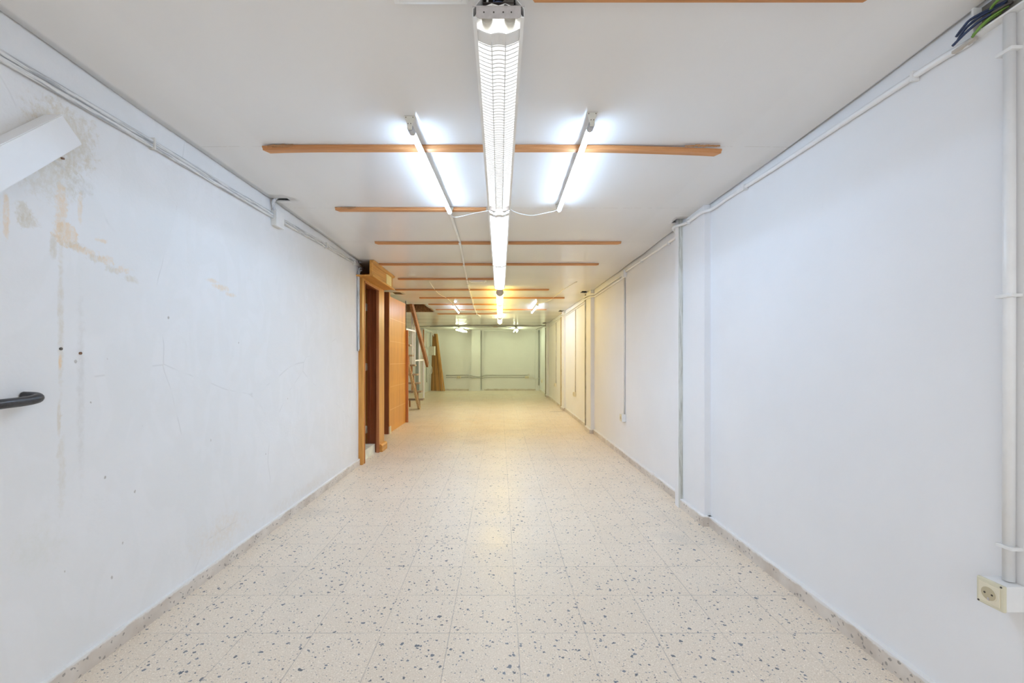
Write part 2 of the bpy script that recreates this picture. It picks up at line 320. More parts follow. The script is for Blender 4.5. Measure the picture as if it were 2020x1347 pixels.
# ------------------------------------------------------------------ mesh helpers
class MB:
    def __init__(s): s.bm = bmesh.new()
    def box(s, x0, x1, y0, y1, z0, z1, bev=0.0):
        vs = [s.bm.verts.new(p) for p in ((x0, y0, z0), (x1, y0, z0), (x1, y1, z0), (x0, y1, z0), (x0, y0, z1), (x1, y0, z1), (x1, y1, z1), (x0, y1, z1))]
        fs = [s.bm.faces.new([vs[i] for i in f]) for f in ((3, 2, 1, 0), (4, 5, 6, 7), (0, 1, 5, 4), (1, 2, 6, 5), (2, 3, 7, 6), (3, 0, 4, 7))]
        if bev:
            es = {e for f in fs for e in f.edges}
            bmesh.ops.bevel(s.bm, geom=list(es), offset=bev, segments=2, profile=0.6, affect='EDGES')
        return s
    def obox(s, p0, p1, up, wd, ht):
        """bar from p0 to p1; 'up' picks the ht direction"""
        p0, p1 = Vector(p0), Vector(p1); t = (p1 - p0).normalized(); side = t.cross(Vector(up)).normalized(); u = side.cross(t)
        vs = []
        for p in (p0, p1):
            for a, b_ in ((-1, -1), (1, -1), (1, 1), (-1, 1)):
                vs.append(s.bm.verts.new(p + side * a * wd / 2 + u * b_ * ht / 2))
        for f in ((0, 1, 2, 3), (7, 6, 5, 4), (0, 4, 5, 1), (1, 5, 6, 2), (2, 6, 7, 3), (3, 7, 4, 0)):
            s.bm.faces.new([vs[i] for i in f])
        return s
    def tube(s, pts, r, seg=12, cap=True):
        pts = [Vector(p) for p in pts]; n = len(pts); rings = []
        ref = None
        for i, p in enumerate(pts):
            t = (pts[min(i + 1, n - 1)] - pts[max(i - 1, 0)]).normalized()
            if ref is None: ref = Vector((0, 0, 1)) if abs(t.z) < 0.9 else Vector((1, 0, 0))
            a = (ref - t * ref.dot(t)).normalized(); b_ = t.cross(a); ref = a
            rr = r(i / (n - 1)) if callable(r) else r
            rings.append([s.bm.verts.new(p + (a * math.cos(k * 2 * PI / seg) + b_ * math.sin(k * 2 * PI / seg)) * rr) for k in range(seg)])
        for i in range(n - 1):
            for k in range(seg):
                f = s.bm.faces.new((rings[i][k], rings[i][(k + 1) % seg], rings[i + 1][(k + 1) % seg], rings[i + 1][k])); f.smooth = True
        if cap:
            s.bm.faces.new(rings[0][::-1]); s.bm.faces.new(rings[-1])
        return s
    def prism(s, prof, y0, y1, axis='y'):
        """closed 2-D outline extruded; axis y: (x,z), axis x: (y,z), axis z: (x,y)"""
        def P(p, q): return {'y': (p[0], q, p[1]), 'x': (q, p[0], p[1]), 'z': (p[0], p[1], q)}[axis]
        a = [s.bm.verts.new(P(p, y0)) for p in prof]; b_ = [s.bm.verts.new(P(p, y1)) for p in prof]; n = len(prof)
        s.bm.faces.new(a); s.bm.faces.new(b_[::-1])
        for i in range(n): s.bm.faces.new((a[i], b_[i], b_[(i + 1) % n], a[(i + 1) % n]))
        return s
    def shell(s, prof, y0, y1, t):
        """open sheet profile (x,z) along y with thickness t"""
        n = len(prof); off = []
        for i in range(n):
            a = Vector(prof[max(i - 1, 0)]); b_ = Vector(prof[min(i + 1, n - 1)]); d = (b_ - a).normalized(); off.append((prof[i][0] - d.y * t, prof[i][1] + d.x * t))
        return s.prism(list(prof) + off[::-1], y0, y1)
    def build(s, name, mat, parent=None, origin=None):
        bmesh.ops.recalc_face_normals(s.bm, faces=s.bm.faces)
        me = bpy.data.meshes.new(name)
        o = bpy.data.objects.new(name, me)
        if parent is not None:
            off = Vector(parent.get('_org', (0, 0, 0))); o['_org'] = tuple(off); o.parent = parent
        else:
            if origin is None:
                vs = [v.co for v in s.bm.verts]
                off = Vector((sum((min(v.x for v in vs), max(v.x for v in vs))) / 2, sum((min(v.y for v in vs), max(v.y for v in vs))) / 2, min(v.z for v in vs)))
            else: off = Vector(origin)
            o.location = off; o['_org'] = tuple(off)
        for v in s.bm.verts: v.co -= off
        s.bm.to_mesh(me); s.bm.free(); me.materials.append(mat); C.objects.link(o)
        return o
def thing(name, label, cat, loc, group=None, rotz=0):
    o = bpy.data.objects.new(name, None); C.objects.link(o); o.location = loc; o.rotation_euler = (0, 0, rotz)
    o.empty_display_size = 0.1
    o['_org'] = tuple(loc); o['label'] = label; o['category'] = cat
    if group: o['group'] = group
    return o
def tag(o, label, cat, group=None):
    o['label'] = label; o['category'] = cat
    if group: o['group'] = group
    return o
def struct(o, label=None):
    o['kind'] = 'structure'
    if label: o['label'] = label
    return o
def dup(root, loc, label, rotz=None):
    r = root.copy(); C.objects.link(r); r.location = loc; r['label'] = label
    if rotz is not None: r.rotation_euler = (0, 0, rotz)
    for ch in list(root.children):
        c = ch.copy(); C.objects.link(c); c.parent = r
        for g in ch.children:
            d = g.copy(); C.objects.link(d); d.parent = c
    return r
def smooth(pts, n=8):
    pts = [Vector(p) for p in pts]; out = []
    for i in range(len(pts) - 1):
        p0 = pts[max(i - 1, 0)]; p1 = pts[i]; p2 = pts[i + 1]; p3 = pts[min(i + 2, len(pts) - 1)]
        for k in range(n):
            t = k / n
            out.append(0.5 * ((2 * p1) + (p2 - p0) * t + (2 * p0 - 5 * p1 + 4 * p2 - p3) * t * t + (3 * p1 - p0 - 3 * p2 + p3) * t ** 3))
    out.append(pts[-1]); return out

XL, XR, H, YB = -1.60, 1.52, 2.31, 16.2     # side walls, ceiling height, back wall
O0 = (0, 0, 0)
# ------------------------------------------------------------------ room shell
struct(MB().box(-3.7, 1.8, -3.0, 16.5, -0.1, 0).build('floor', FLOOR, origin=O0))
struct(MB().box(-1.78, XL, -1.2, 4.80, 0, 2.62).build('wall_left', WALL_L, origin=O0))
struct(MB().box(XR, 1.75, -1.2, 16.5, 0, 2.62).build('wall_right', WALL, origin=O0))
bw = MB(); bw.box(-2.9, 1.75, YB, 16.45, 0, 2.62)
struct(bw.build('wall_back', WALLB, origin=O0))
struct(MB().box(-3.7, 1.75, -1.2, 16.5, 2.62, 2.72).build('ceiling_slab', DARK, origin=O0))  # unseen slab over the ceiling, added dark against light leaks
# alcove on the left, where the stairs are
struct(MB().box(-3.65, -3.5, 5.7, 15.3, 0, 2.62).build('wall_alcove', WALLB, origin=O0))
struct(MB().box(-3.5, -2.69, 15.1, 15.25, 0, 2.62).box(-2.84, -2.69, 15.25, YB, 0, 2.62).build('wall_far_left', WALLB, origin=O0))
struct(MB().box(-3.5, -1.64, 5.60, 5.68, 0, 2.62).build('wall_closet', WALLB, origin=O0))
cl = MB(); cl.box(-2.5, -2.42, 4.8, 5.6, 0, 2.62); cl.box(-2.5, -1.78, 4.72, 4.80, 0, 2.62)
struct(cl.build('wall_cupboard', MAHOG, origin=O0))  # unseen closet walls behind the door, put in to block light

# ceiling: panels with slight sag, holes where the photo shows them broken
holes = [(1.40, 1.50, 3.36, 3.47), (1.35, 1.47, 6.93, 7.12), (1.37, 1.47, 9.72, 9.95), (1.33, 1.46, 13.0, 13.3),
         (-1.60, -1.47, 2.93, 2.985), (-2.35, -1.55, 8.62, 10.05), (-1.80, -1.66, 7.05, 7.3)]
def cz(x, y):
    sag = 0.0032 * math.sin(PI * (y - 2.215) / 0.906) ** 2
    edge = max(0.0, (abs(x) - 1.0) / 0.55) ** 2
    wav = 0.0045 * edge * (math.sin(y * 2.1 + 0.6) + 0.5 * math.sin(y * 5.3)) * (1 if x > 0 else 0.5)
    return H - sag + wav
P = 0.906
ys = [-1.2]; y = 2.215 - 3 * P
while y < 14.0: ys.append(y); y += P / 10
ys.append(14.0)
for h in holes: ys += [h[2], h[3]]
ys = sorted(set(round(v, 4) for v in ys))
xs = [-3.5, -3.0, -2.4, -1.8] + [-1.592 + i * (1.512 + 1.592) / 16 for i in range(17)]
for h in holes: xs += [h[0], h[1]]
xs = sorted(set(round(v, 4) for v in xs if v <= 1.5121))
def keep(x, y):
    if x < -1.592 and y < 4.85: return False
    for h in holes:
        if h[0] < x < h[1] and h[2] < y < h[3]: return False
    return True
bm = bmesh.new(); V = {}
def gv(i, j):
    if (i, j) not in V:
        x, yy = xs[i], ys[j]
        if i == len(xs) - 1: x -= 0.004 + 0.004 * math.sin(yy * 1.7) + 0.003 * math.sin(yy * 7)
        if abs(x + 1.592) < 1e-3 and yy < 4.85: x += 0.003 * math.sin(yy * 2.3) + 0.002 * math.sin(yy * 9)
        V[i, j] = bm.verts.new((x, yy, cz(x, yy)))
    return V[i, j]
for i in range(len(xs) - 1):
    for j in range(len(ys) - 1):
        if keep((xs[i] + xs[i + 1]) / 2, (ys[j] + ys[j + 1]) / 2):
            f = bm.faces.new((gv(i, j), gv(i, j + 1), gv(i + 1, j + 1), gv(i + 1, j))); f.smooth = True
me = bpy.data.meshes.new('ceiling'); bm.to_mesh(me); bm.free(); me.materials.append(CEIL)
ce = bpy.data.objects.new('ceiling', me); C.objects.link(ce); struct(ce)
so = ce.modifiers.new('s', 'SOLIDIFY'); so.thickness = 0.008; so.offset = -1
# soffit of the far bay, lined end of the hatch
struct(MB().box(-3.5, 1.52, 14.0, 16.2, 2.295, 2.5).build('ceiling_far_bay', WALLB, origin=O0))
struct(MB().box(-2.35, -1.55, 10.05, 10.09, 2.31, 2.6).box(-1.55, -1.51, 8.6, 10.09, 2.31, 2.6).box(-2.35, -1.55, 8.6, 10.05, 2.585, 2.6)
       .build('trim_1', RAW, origin=O0), 'brown boards lining the hatch above the stairs')

# skirtings
b = MB(); b.box(XL, -1.583, -1.2, 4.80, 0, 0.072); struct(b.build('baseboard_left', STONE, origin=O0))
b = MB(); PIL = [(3.06, 3.42, 1.475), (6.83, 7.20, 1.462), (9.8, 10.15, 1.478), (13.15, 13.5, 1.47)]
y = -1.2
for a, e, x in PIL:
    b.box(XR - 0.022, XR, y, a, 0, 0.072); b.box(x - 0.022, XR, a - 0.022, e, 0, 0.072); y = e
b.box(XR - 0.022, XR, y, YB, 0, 0.072); struct(b.build('baseboard_right', STONE, origin=O0))
b = MB(); b.box(-2.69, -1.06, 16.14, YB, 0, 0.075); b.box(-0.6, 1.40, 16.14, YB, 0, 0.075); struct(b.build('baseboard_back', STONE, origin=O0))
# pilasters of the right wall with their raw grooves
k = 2
for (a, e, x), gm, lab in zip(PIL, (MOT, MOTO, MOTO, MOTD), ('nearest', 'second', 'third', 'farthest')):
    struct(MB().box(x, XR + .05, a, e, 0, 2.6).build('trim_%d' % k, WALL, origin=O0), lab + ' shallow pilaster of the right wall'); k += 1
gro = [(3.42, 3.49, 1.442, MOT), (7.20, 7.26, 1.452, MOTD), (10.15, 10.26, 1.462, MOTO), (13.5, 13.62, 1.452, MOTD)]
for (a, e, x, gm) in gro:
    if a < 4:
        gr_ = struct(MB().box(x, XR + .04, a + .003, e, 0.0, 2.55).build('trim_%d' % k, WALL, origin=O0)); k += 1
        MB().box(x, 1.474, a, a + .003, 0, 2.55).build('grey_face', gm, gr_)  # mottled plate; shade of the near side put into its grey
        continue
    struct(MB().box(x, XR + .04, a, e, 0.0, 2.55).build('trim_%d' % k, gm, origin=O0)); k += 1
# back wall relief
b = MB(); b.box(-1.064, -0.735, 15.95, YB, 0, 2.5); struct(b.build('trim_%d' % k, WALLB, origin=O0), 'middle pilaster of the back wall'); k += 1
b = MB(); b.box(-0.735, -0.61, 16.10, YB, 0, 2.5); struct(b.build('trim_%d' % k, WALLB, origin=O0)); k += 1
b = MB(); b.box(-2.69, -1.064, 16.165, YB, 0, 0.83); b.box(-0.61, 1.38, 16.165, YB, 0, 0.83); b.box(-1.18, -1.06, 16.08, YB, 0, 0.80)
struct(b.build('trim_%d' % k, WALLB, origin=O0), 'low ledge along the foot of the back wall'); k += 1
b = MB(); b.box(1.36, XR, 16.10, YB, 0, 2.5); b.box(-2.69, -2.36, 16.10, YB, 0, 2.5); struct(b.build('trim_%d' % k, WALLB, origin=O0)); k += 1
b = MB(); b.box(-2.69, 1.52, 16.12, YB, 2.27, 2.4); struct(b.build('trim_%d' % k, WALLB, origin=O0)); k += 1

# ------------------------------------------------------------------ wooden door front on the left
door = bpy.data.objects.new('door_1', None); C.objects.link(door); door.location = (-1.60, 5.15, 0); door['_org'] = (-1.60, 5.15, 0)
struct(door, 'dark stained door standing open in a light wood surround')
b = MB(); b.box(XL - .08, -1.555, 4.80, 4.87, 0, 2.14); b.box(XL - .08, -1.555, 4.87, 5.47, 2.10, 2.14)
b.build('door_surround', OAK_Z, door)
b = MB(); b.box(-1.78, -1.553, 5.47, 5.70, 0, 2.31); b.build('side_panel', OAK_Z, door)
b = MB(); b.box(-1.665, -1.552, 5.455, 5.47, 0, 2.09); b.box(-1.70, -1.665, 5.44, 5.47, 0, 2.09)
b.build('jamb', MAHOG, door)
b = MB(); b.box(-1.582, -1.548, 5.432, 5.456, 0, 2.10); b.box(-1.582, -1.548, 4.87, 5.44, 2.077, 2.10); b.box(-1.57, -1.548, 4.87, 4.882, 0.0, 2.09)
b.build('moulding', MAHOG_L, door)
b = MB(); b.box(-1.80, -1.56, 4.87, 5.47, 2.09, 2.105); b.build('head_jamb', MAHOG, door)
b = MB(); b.box(-2.3, -1.715, 5.39, 5.43, 0.125, 2.05); leaf = b.build('door_leaf', MAHOG, door)
b = MB(); b.box(-1.735, -1.715, 5.375, 5.39, 0.125, 2.05); b.build('leaf_edge', MAHOG_L, leaf)
for z in (1.86, 1.10, 0.30):
    b = MB(); b.tube([(-1.707, 5.40, z - .05), (-1.707, 5.40, z + .05)], 0.008, 10); b.box(-1.716, -1.695, 5.428, 5.4325, z - .045, z + .045); b.build('hinge', BRASS, door)
b = MB(); b.box(-2.4, -1.60, 4.87, 5.44, 0, 0.115, 0.004); b.build('threshold_step', TILEW, door)
b = MB(); b.prism([(-1.553, 0), (-1.515, 0), (-1.515, 0.075), (-1.53, 0.095), (-1.553, 0.10)], 5.475, 5.71); b.build('skirting_block', OAK_Y, door)

# pelmet box over the door
pel = thing('pelmet_box', 'hollow light wood pelmet box over the door, open at its near end', 'wooden box', (-1.48, 5.2, 2.12))
b = MB(); b.box(-1.455, -1.435, 4.74, 5.66, 2.14, 2.306); b.build('front_board', OAK_Y, pel)
b = MB(); b.box(-1.60, -1.41, 4.72, 5.68, 2.122, 2.14, 0.003); b.build('bottom_shelf', OAK_Y, pel)
b = MB(); b.prism([(-1.435, 2.28), (-1.425, 2.28), (-1.405, 2.305), (-1.435, 2.305)], 4.74, 5.70); b.build('cornice', OAK_Y, pel)
b = MB(); b.box(-1.435, -1.43, 5.36, 5.60, 2.145, 2.278); b.build('yellow_light_patch', YELL, pel)['label'] = 'pale yellow light patch on the board'  # patch of yellow light, put in as a thin coloured plate
b = MB(); b.box(-1.60, -1.435, 5.655, 5.675, 2.14, 2.306); b.build('end_board', OAK_X, pel)

# partition panelled in oak
par = bpy.data.objects.new('wall_partition', None); C.objects.link(par); par.location = (-1.8, 7.4, 0); par['_org'] = (-1.8, 7.4, 0)
struct(par, 'oak veneered partition short of the ceiling beside the stairs')
ppn = MB().prism([(6.80, 0), (8.03, 0), (8.03, 2.245), (6.80, 2.215)], -1.825, -1.785, 'x').build('veneer_panel', PARTM, par)
MB().box(-2.3, -1.772, 6.77, 6.80, 0, 2.27).build('return_board', MAHOG, par)
MB().box(-1.785, -1.765, 6.775, 6.83, 0.12, 2.27).build('corner_strip', OAK_Z, par)
MB().box(-1.785, -1.755, 6.775, 6.86, 0, 0.12).build('corner_block', CREAM2, par)
MB().box(-1.79, -1.738, 8.03, 8.07, 0, 1.745).build('end_post', MAHOG_L, par)
MB().box(-1.79, -1.775, 8.03, 8.045, 1.745, 2.31).build('slender_rod', SCREW, par)

# alcove doors at the far end
d2 = bpy.data.objects.new('door_2', None); C.objects.link(d2); d2.location = (-3.3, 15.08, 0); d2['_org'] = (-3.3, 15.08, 0); struct(d2, 'white door with a brown frame behind the stairs')
MB().box(-3.48, -3.13, 15.06, 15.1, 0, 2.15).build('door_leaf', WALLB, d2)
MB().box(-3.48, -3.13, 15.045, 15.06, 1.655, 1.665).build('rail_line', RAW, d2)
MB().box(-3.13, -3.09, 15.03, 15.1, 0, 2.2).build('door_frame', MAHOG_L, d2)
MB().tube([(-3.20, 15.06, 2.03), (-3.20, 15.02, 2.03), (-3.25, 15.02, 2.05)], 0.008, 8).build('handle', SCREW, d2)
d3 = bpy.data.objects.new('door_3', None); C.objects.link(d3); d3.location = (-2.9, 15.08, 0); d3['_org'] = (-2.9, 15.08, 0); struct(d3, 'blue grey door between white panels at the far left')
MB().box(-3.0, -2.85, 15.07, 15.1, 0.02, 2.15).build('door_leaf', BLUEG, d3)
MB().box(-2.85, -2.72, 15.02, 15.1, 0.0, 2.24).build('white_panel', WALL, d3)
MB().box(-2.72, -2.69, 15.01, 15.1, 0.0, 2.24).build('brown_edge', MAHOG_L, d3)
MB().box(-3.09, -3.0, 15.03, 15.1, 0.0, 2.24).build('white_panel', WALL, d3)

# ------------------------------------------------------------------ ceiling battens
bat = [(1.276, 0.084, 1.13, 'front', 'beside the near end of the nearest luminaire'),
       (2.215, -1.23, 1.155, 'second', 'crossed by both bare tubes, splintered ends'),
       (3.12, -1.205, -0.10, 'third', 'stopping where the near left bare tube ends'),
       (4.02, -1.18, 1.145, 'fourth', 'crossing under the middle louvred luminaire'),
       (4.93, -1.40, 1.146, 'fifth', 'starting at the near end of the pelmet box'),
       (5.835, -1.40, -0.07, 'sixth', 'short, just before the small emergency light'),
       (6.74, -1.66, 0.78, 'seventh', 'passing above the first warm cylinder lamp'),
       (7.65, -1.45, 1.165, 'eighth', 'reaching nearly to the right wall'),
       (8.555, -1.44, -0.02, 'ninth', 'short, at the far left bare tube'),
       (9.46, -1.43, 1.04, 'tenth', 'crossing under both far tubes'),
       (10.365, -1.52, -0.03, 'eleventh', 'farthest of all, left of the warm lamps')]
for i, (y, x0, x1, nm, what) in enumerate(bat):
    b = MB()
    n = 24 if i < 4 else 6
    prof = [(-0.021, 0.002), (-0.021, -0.006), (-0.015, -0.009), (-0.013, -0.017), (0.019, -0.019), (0.021, 0.002)]
    rows = []
    for q in range(n + 1):
        t = q / n; x = x0 + (x1 - x0) * t
        droop = 0.0
        if i == 1: droop = -0.016 * max(0, (t - 0.6) / 0.4) ** 2 - 0.006 * max(0, (0.15 - t) / 0.15) ** 2
        sh = 0.022 if q == 0 else 0.0; sh2 = -0.022 if q == n else 0.0
        rows.append([b.bm.verts.new((x + (sh if p[0] > 0 else 0) + (sh2 if p[0] > 0 else 0), y + p[0] + (0.012 * max(0, (t - .75) / .25) if i == 1 else 0), H - 0.0035 + droop + p[1])) for p in prof])
    for q in range(n):
        for s_ in range(len(prof)):
            b.bm.faces.new((rows[q][s_], rows[q][(s_ + 1) % 6], rows[q + 1][(s_ + 1) % 6], rows[q + 1][s_]))
    b.bm.faces.new(rows[0]); b.bm.faces.new(rows[-1][::-1])
    o = b.build('ceiling_batten', PINE)
    tag(o, '%s ceiling batten from the front, %s' % (nm, what), 'wooden batten', 'wooden battens across the ceiling joints')
    if i in (1, 2):     # splintered ends
        for (xa, xb) in ([(x0 + .03, x0 + .13), (x1 - .20, x1 - .04)] if i == 1 else [(x0 + .02, x0 + .12)]):
            sp = MB(); N_ = 12
            for q in range(N_):
                xx = xa + (xb - xa) * q / N_; ln = random.uniform(.02, .05)
                sp.obox((xx, y - .024 - random.random() * .004, H - .006 - random.random() * .009), (xx + ln, y - .026 + random.random() * .004, H - .004 - random.random() * .008), (0, 0, 1), .005, .006)
            sp.build('splinters', PINE_END, o)

# ------------------------------------------------------------------ louvred luminaires (row in the middle)
def louvred(y0, y1, label, first):
    t = thing('louvred_luminaire', label, 'ceiling lamp', (0, (y0 + y1) / 2, 2.20), 'three louvred luminaires end to end')
    xc = -0.004
    W = 0.076
    prof = [(xc - W, 2.207), (xc - W, 2.232), (xc - .052, 2.262), (xc - .048, 2.292), (xc + .048, 2.292), (xc + .052, 2.262), (xc + W, 2.232), (xc + W, 2.207)]
    b = MB(); b.shell(prof, y0, y1, -0.0015); b.box(xc - W, xc - W + .011, y0, y1, 2.2055, 2.2085); b.box(xc + W - .011, xc + W, y0, y1, 2.2055, 2.2085)
    b.build('housing', WMETAL, t)
    b = MB(); b.shell([(xc - .07, 2.212), (xc - .055, 2.236), (xc - .02, 2.250), (xc, 2.244), (xc + .02, 2.250), (xc + .055, 2.236), (xc + .07, 2.212)], y0 + .003, y1 - .03, -0.001)
    b.build('reflector', WMETAL, t)
    for sx in (-1, 1):
        b = MB(); b.tube([(xc + sx * .034, y0 + .055, 2.224), (xc + sx * .034, y1 - .04, 2.224)], 0.013, 14); b.build('fluorescent_tube', E_LOUV if first else E_LOUV2, t)
        b = MB(); b.tube([(xc + sx * .034, y0 + .022, 2.224), (xc + sx * .034, y0 + .056, 2.224)], 0.0165, 16); b.build('lampholder', HOLDER, t)
    # louvre: blades with a waved lower edge, two long ribs
    b = MB(); pitch = 0.0198; ya = y0 + .10; yb = y1 - .045; nb = int((yb - ya) / pitch)
    low = [(-.065, 2.211), (-.05, 2.2035), (-.035, 2.1975), (-.022, 2.1935), (-.011, 2.1965), (0, 2.1975), (.011, 2.1965), (.022, 2.1935), (.035, 2.1975), (.05, 2.2035), (.065, 2.211)]
    for q in range(nb):
        yy = ya + q * pitch
        # each blade is a wedge: 4.6 mm thick at its lower edge, thin at the top
        rows = [[b.bm.verts.new((xc + x, yy + dy_, z + dz_)) for x, z in low] for dy_, dz_ in ((0, 0), (.0046, 0), (.0030, .014), (.0016, .014))]
        for r0, r1 in zip(rows, rows[1:] + rows[:1]):
            for c_ in range(len(low) - 1): b.bm.faces.new((r0[c_], r0[c_ + 1], r1[c_ + 1], r1[c_]))
        b.bm.faces.new([r_[0] for r_ in rows]); b.bm.faces.new([r_[-1] for r_ in rows])
    for sx in (-.022, .022):
        b.box(xc + sx - .0012, xc + sx + .0012, ya - .02, yb, 2.193, 2.2075)
    b.build('louvre', LOUVM, t)
    # blind curved piece at the near end and end plates
    b = MB(); pr = [(xc + x * 1.04, z - .0005) for x, z in low] + [(xc + x * 1.04, z + .003) for x, z in low[::-1]]
    b.prism(pr, y0 + .050, ya - .004); b.build('blind_strip', WMETAL, t)
    ep = MB(); zc0, zc1 = 2.2035, 2.240
    ep.prism([(xc - .066, zc1), (xc - .066, zc0 + .010), (xc - .062, zc0 + .003), (xc - .055, zc0), (xc + .055, zc0), (xc + .062, zc0 + .003), (xc + .066, zc0 + .010), (xc + .066, zc1)], y0, y0 + .002)
    ep.box(xc - W - .001, xc + W + .001, y0 - .001, y0 + .001, zc1 - .003, zc1)
    e = ep.build('end_plate', METAL, t)
    for sx in (-.043, -.014, .014, .038):
        MB().tube([(xc + sx, y0 - .0015, 2.221), (xc + sx, y0, 2.221)], 0.0022, 8).build('screw', SCREW, e)
    ep = MB(); ep.prism([(xc - .07, 2.236), (xc - .066, 2.206), (xc - .022, 2.196), (xc + .022, 2.196), (xc + .066, 2.206), (xc + .07, 2.236)], y1 - .006, y1 - .003); ep.build('end_plate', METAL, t)
    if first:
        for pts, mt in (([(-.04, y0 + .03, 2.25), (-.035, y0 + .005, 2.27), (-.028, y0 + .012, 2.288)], WHITEW), ([(-.03, y0 + .03, 2.246), (-.01, y0 + .006, 2.256), (.02, y0 + .02, 2.262)], BLUEW),
                        ([(-.02, y0 + .03, 2.25), (-.015, y0 + .01, 2.275), (0.0, y0 + .03, 2.285)], BLUEW), ([(.0, y0 + .02, 2.248), (.02, y0 + .004, 2.262), (.045, y0 + .03, 2.27)], SCREW)):
            MB().tube(smooth(pts, 6), 0.003, 8).build('wire', mt, t)
        MB().box(xc - .046, xc + .046, y0 + .06, y0 + .064, 2.252, 2.29).box(xc - .046, xc + .046, y0 + .003, y0 + .06, 2.286, 2.290).box(xc - .046, xc + .046, y0 + .003, y0 + .06, 2.2515, 2.2535).build('dark_lining', DARK, t)  # dark lining added so the open end stays in shade
        MB().box(.012, .042, y0 + .004, y0 + .05, 2.245, 2.285, .003).build('terminal_block', SCREW, t)
    # hangers to the ceiling
    for yy in (y0 + .2, y1 - .24): MB().box(xc - .02, xc + .02, yy, yy + .04, 2.29, 2.306).build('bracket', METAL, t)
louvred(1.25, 2.87, 'nearest and largest louvred twin tube luminaire, open end with wires', True)
louvred(2.885, 4.51, 'middle one of the three white louvred luminaires, joined behind the nearest', False)
louvred(4.525, 6.10, 'farthest of the three white louvred luminaires, in front of the warm cylinders', False)

# ------------------------------------------------------------------ bare tubes
def bare_tube(label, p0, p1, group):
    mid = ((p0[0] + p1[0]) / 2, (p0[1] + p1[1]) / 2, 2.26)
    t = thing('bare_tube_light', label, 'tube lamp', mid, group)
    d = (Vector(p1) - Vector(p0)).normalized(); a, e = Vector(p0), Vector(p1)
    # lit opal lower part, closed aluminium back on top
    sd = d.cross(Vector((0, 0, 1))).normalized(); up = sd.cross(d)
    def arc(a0, a1, r, n):
        b = MB(); A_, B_ = a + d * .05, e - d * .02; rows = []
        for q in range(n + 1):
            an = math.radians(a0 + (a1 - a0) * q / n); v = (sd * math.cos(an) + up * math.sin(an)) * r
            rows.append((b.bm.verts.new(A_ + v), b.bm.verts.new(B_ + v)))
        for (p, q_), (r_, s_) in zip(rows, rows[1:]):
            f = b.bm.faces.new((p, q_, s_, r_)); f.smooth = True
        b.bm.faces.new([x[0] for x in rows]); b.bm.faces.new([x[1] for x in rows][::-1])
        return b
    arc(-193, 13, .0135, 20).build('glass_tube', E_COOL, t)
    arc(12, 168, .0138, 12).build('tube_back', WHITEP, t)
    MB().tube([a + d * .004, a + d * .05], 0.0145, 18).build('end_cap', CAPG, t)
    MB().tube([e - d * .02, e + d * .002], 0.0145, 18).build('end_cap', WHITEP, t)
    cs_ = MB().obox(a + Vector((0, 0, .0145)), e + Vector((0, 0, .0145)), (0, 0, 1), .012, .004)
    cs_.build('carrier_strip', WHITEP, t)
    for q, sgn in ((a, -1), (e, 1)):
        b = MB(); top = 2.3065
        b.prism([(q.x - .009, q.z - .012), (q.x + .009, q.z - .012), (q.x + .011, q.z + .008), (q.x + .024, top), (q.x - .024, top), (q.x - .011, q.z + .008)], q.y - (.012 if sgn < 0 else 0), q.y + (.0 if sgn < 0 else .012))
        h = b.build('lampholder', HOLDER, t)
        if sgn < 0:
            for sx in (-.016, .016, -.006, .006):
                zz = top - .006 if abs(sx) > .01 else q.z + .010
                MB().tube([(q.x + sx, q.y - .0135, zz), (q.x + sx, q.y - .012, zz)], .0022, 8).build('screw', SCREW, h)
G = 'bare cool white tubes under the ceiling'
bare_tube('near left bare cool tube running over the second batten', (-0.412, 1.945, 2.262), (-0.362, 3.09, 2.262), G)
bare_tube('near right bare cool tube running over the second batten', (0.415, 1.915, 2.262), (0.423, 3.04, 2.262), G)
bare_tube('far left bare cool tube, small, near the stairs side', (-0.925, 8.42, 2.262), (-0.945, 9.75, 2.262), G)
bare_tube('far right bare cool tube, small, towards the right wall', (0.75, 8.42, 2.262), (0.735, 9.75, 2.262), G)

# ------------------------------------------------------------------ warm opal cylinders
def opal(label, y0, y1, r, mat):
    t = thing('opal_cylinder_lamp', label, 'ceiling lamp', (0, (y0 + y1) / 2, 2.17), 'opal cylinder lamps in the middle row')
    zc = 2.212
    MB().tube([(0, y0 + .03, zc), (0, y1 - .03, zc)], r, 28).build('opal_diffuser', mat, t)
    MB().tube([(0, y0, zc), (0, y0 + .032, zc)], r + .002, 28).build('end_cap', TAN, t)
    MB().tube([(0, y1 - .032, zc), (0, y1, zc)], r + .002, 28).build('end_cap', TAN, t)
    for yy in (y0 + .2, y1 - .24): MB().box(-.015, .015, yy, yy + .04, zc + r - .004, 2.308).build('bracket', METAL, t)
opal('nearest warm cylinder lamp with a plain round end cap', 6.44, 7.62, .056, E_WARM)
opal('second warm cylinder lamp, between two others of its row', 7.66, 8.80, .056, E_WARM)
opal('third warm cylinder lamp, before the white end one', 8.84, 9.98, .056, E_WARM)
opal('white glowing cylinder lamp, last of the middle row', 10.3, 11.6, .060, E_WHITE)

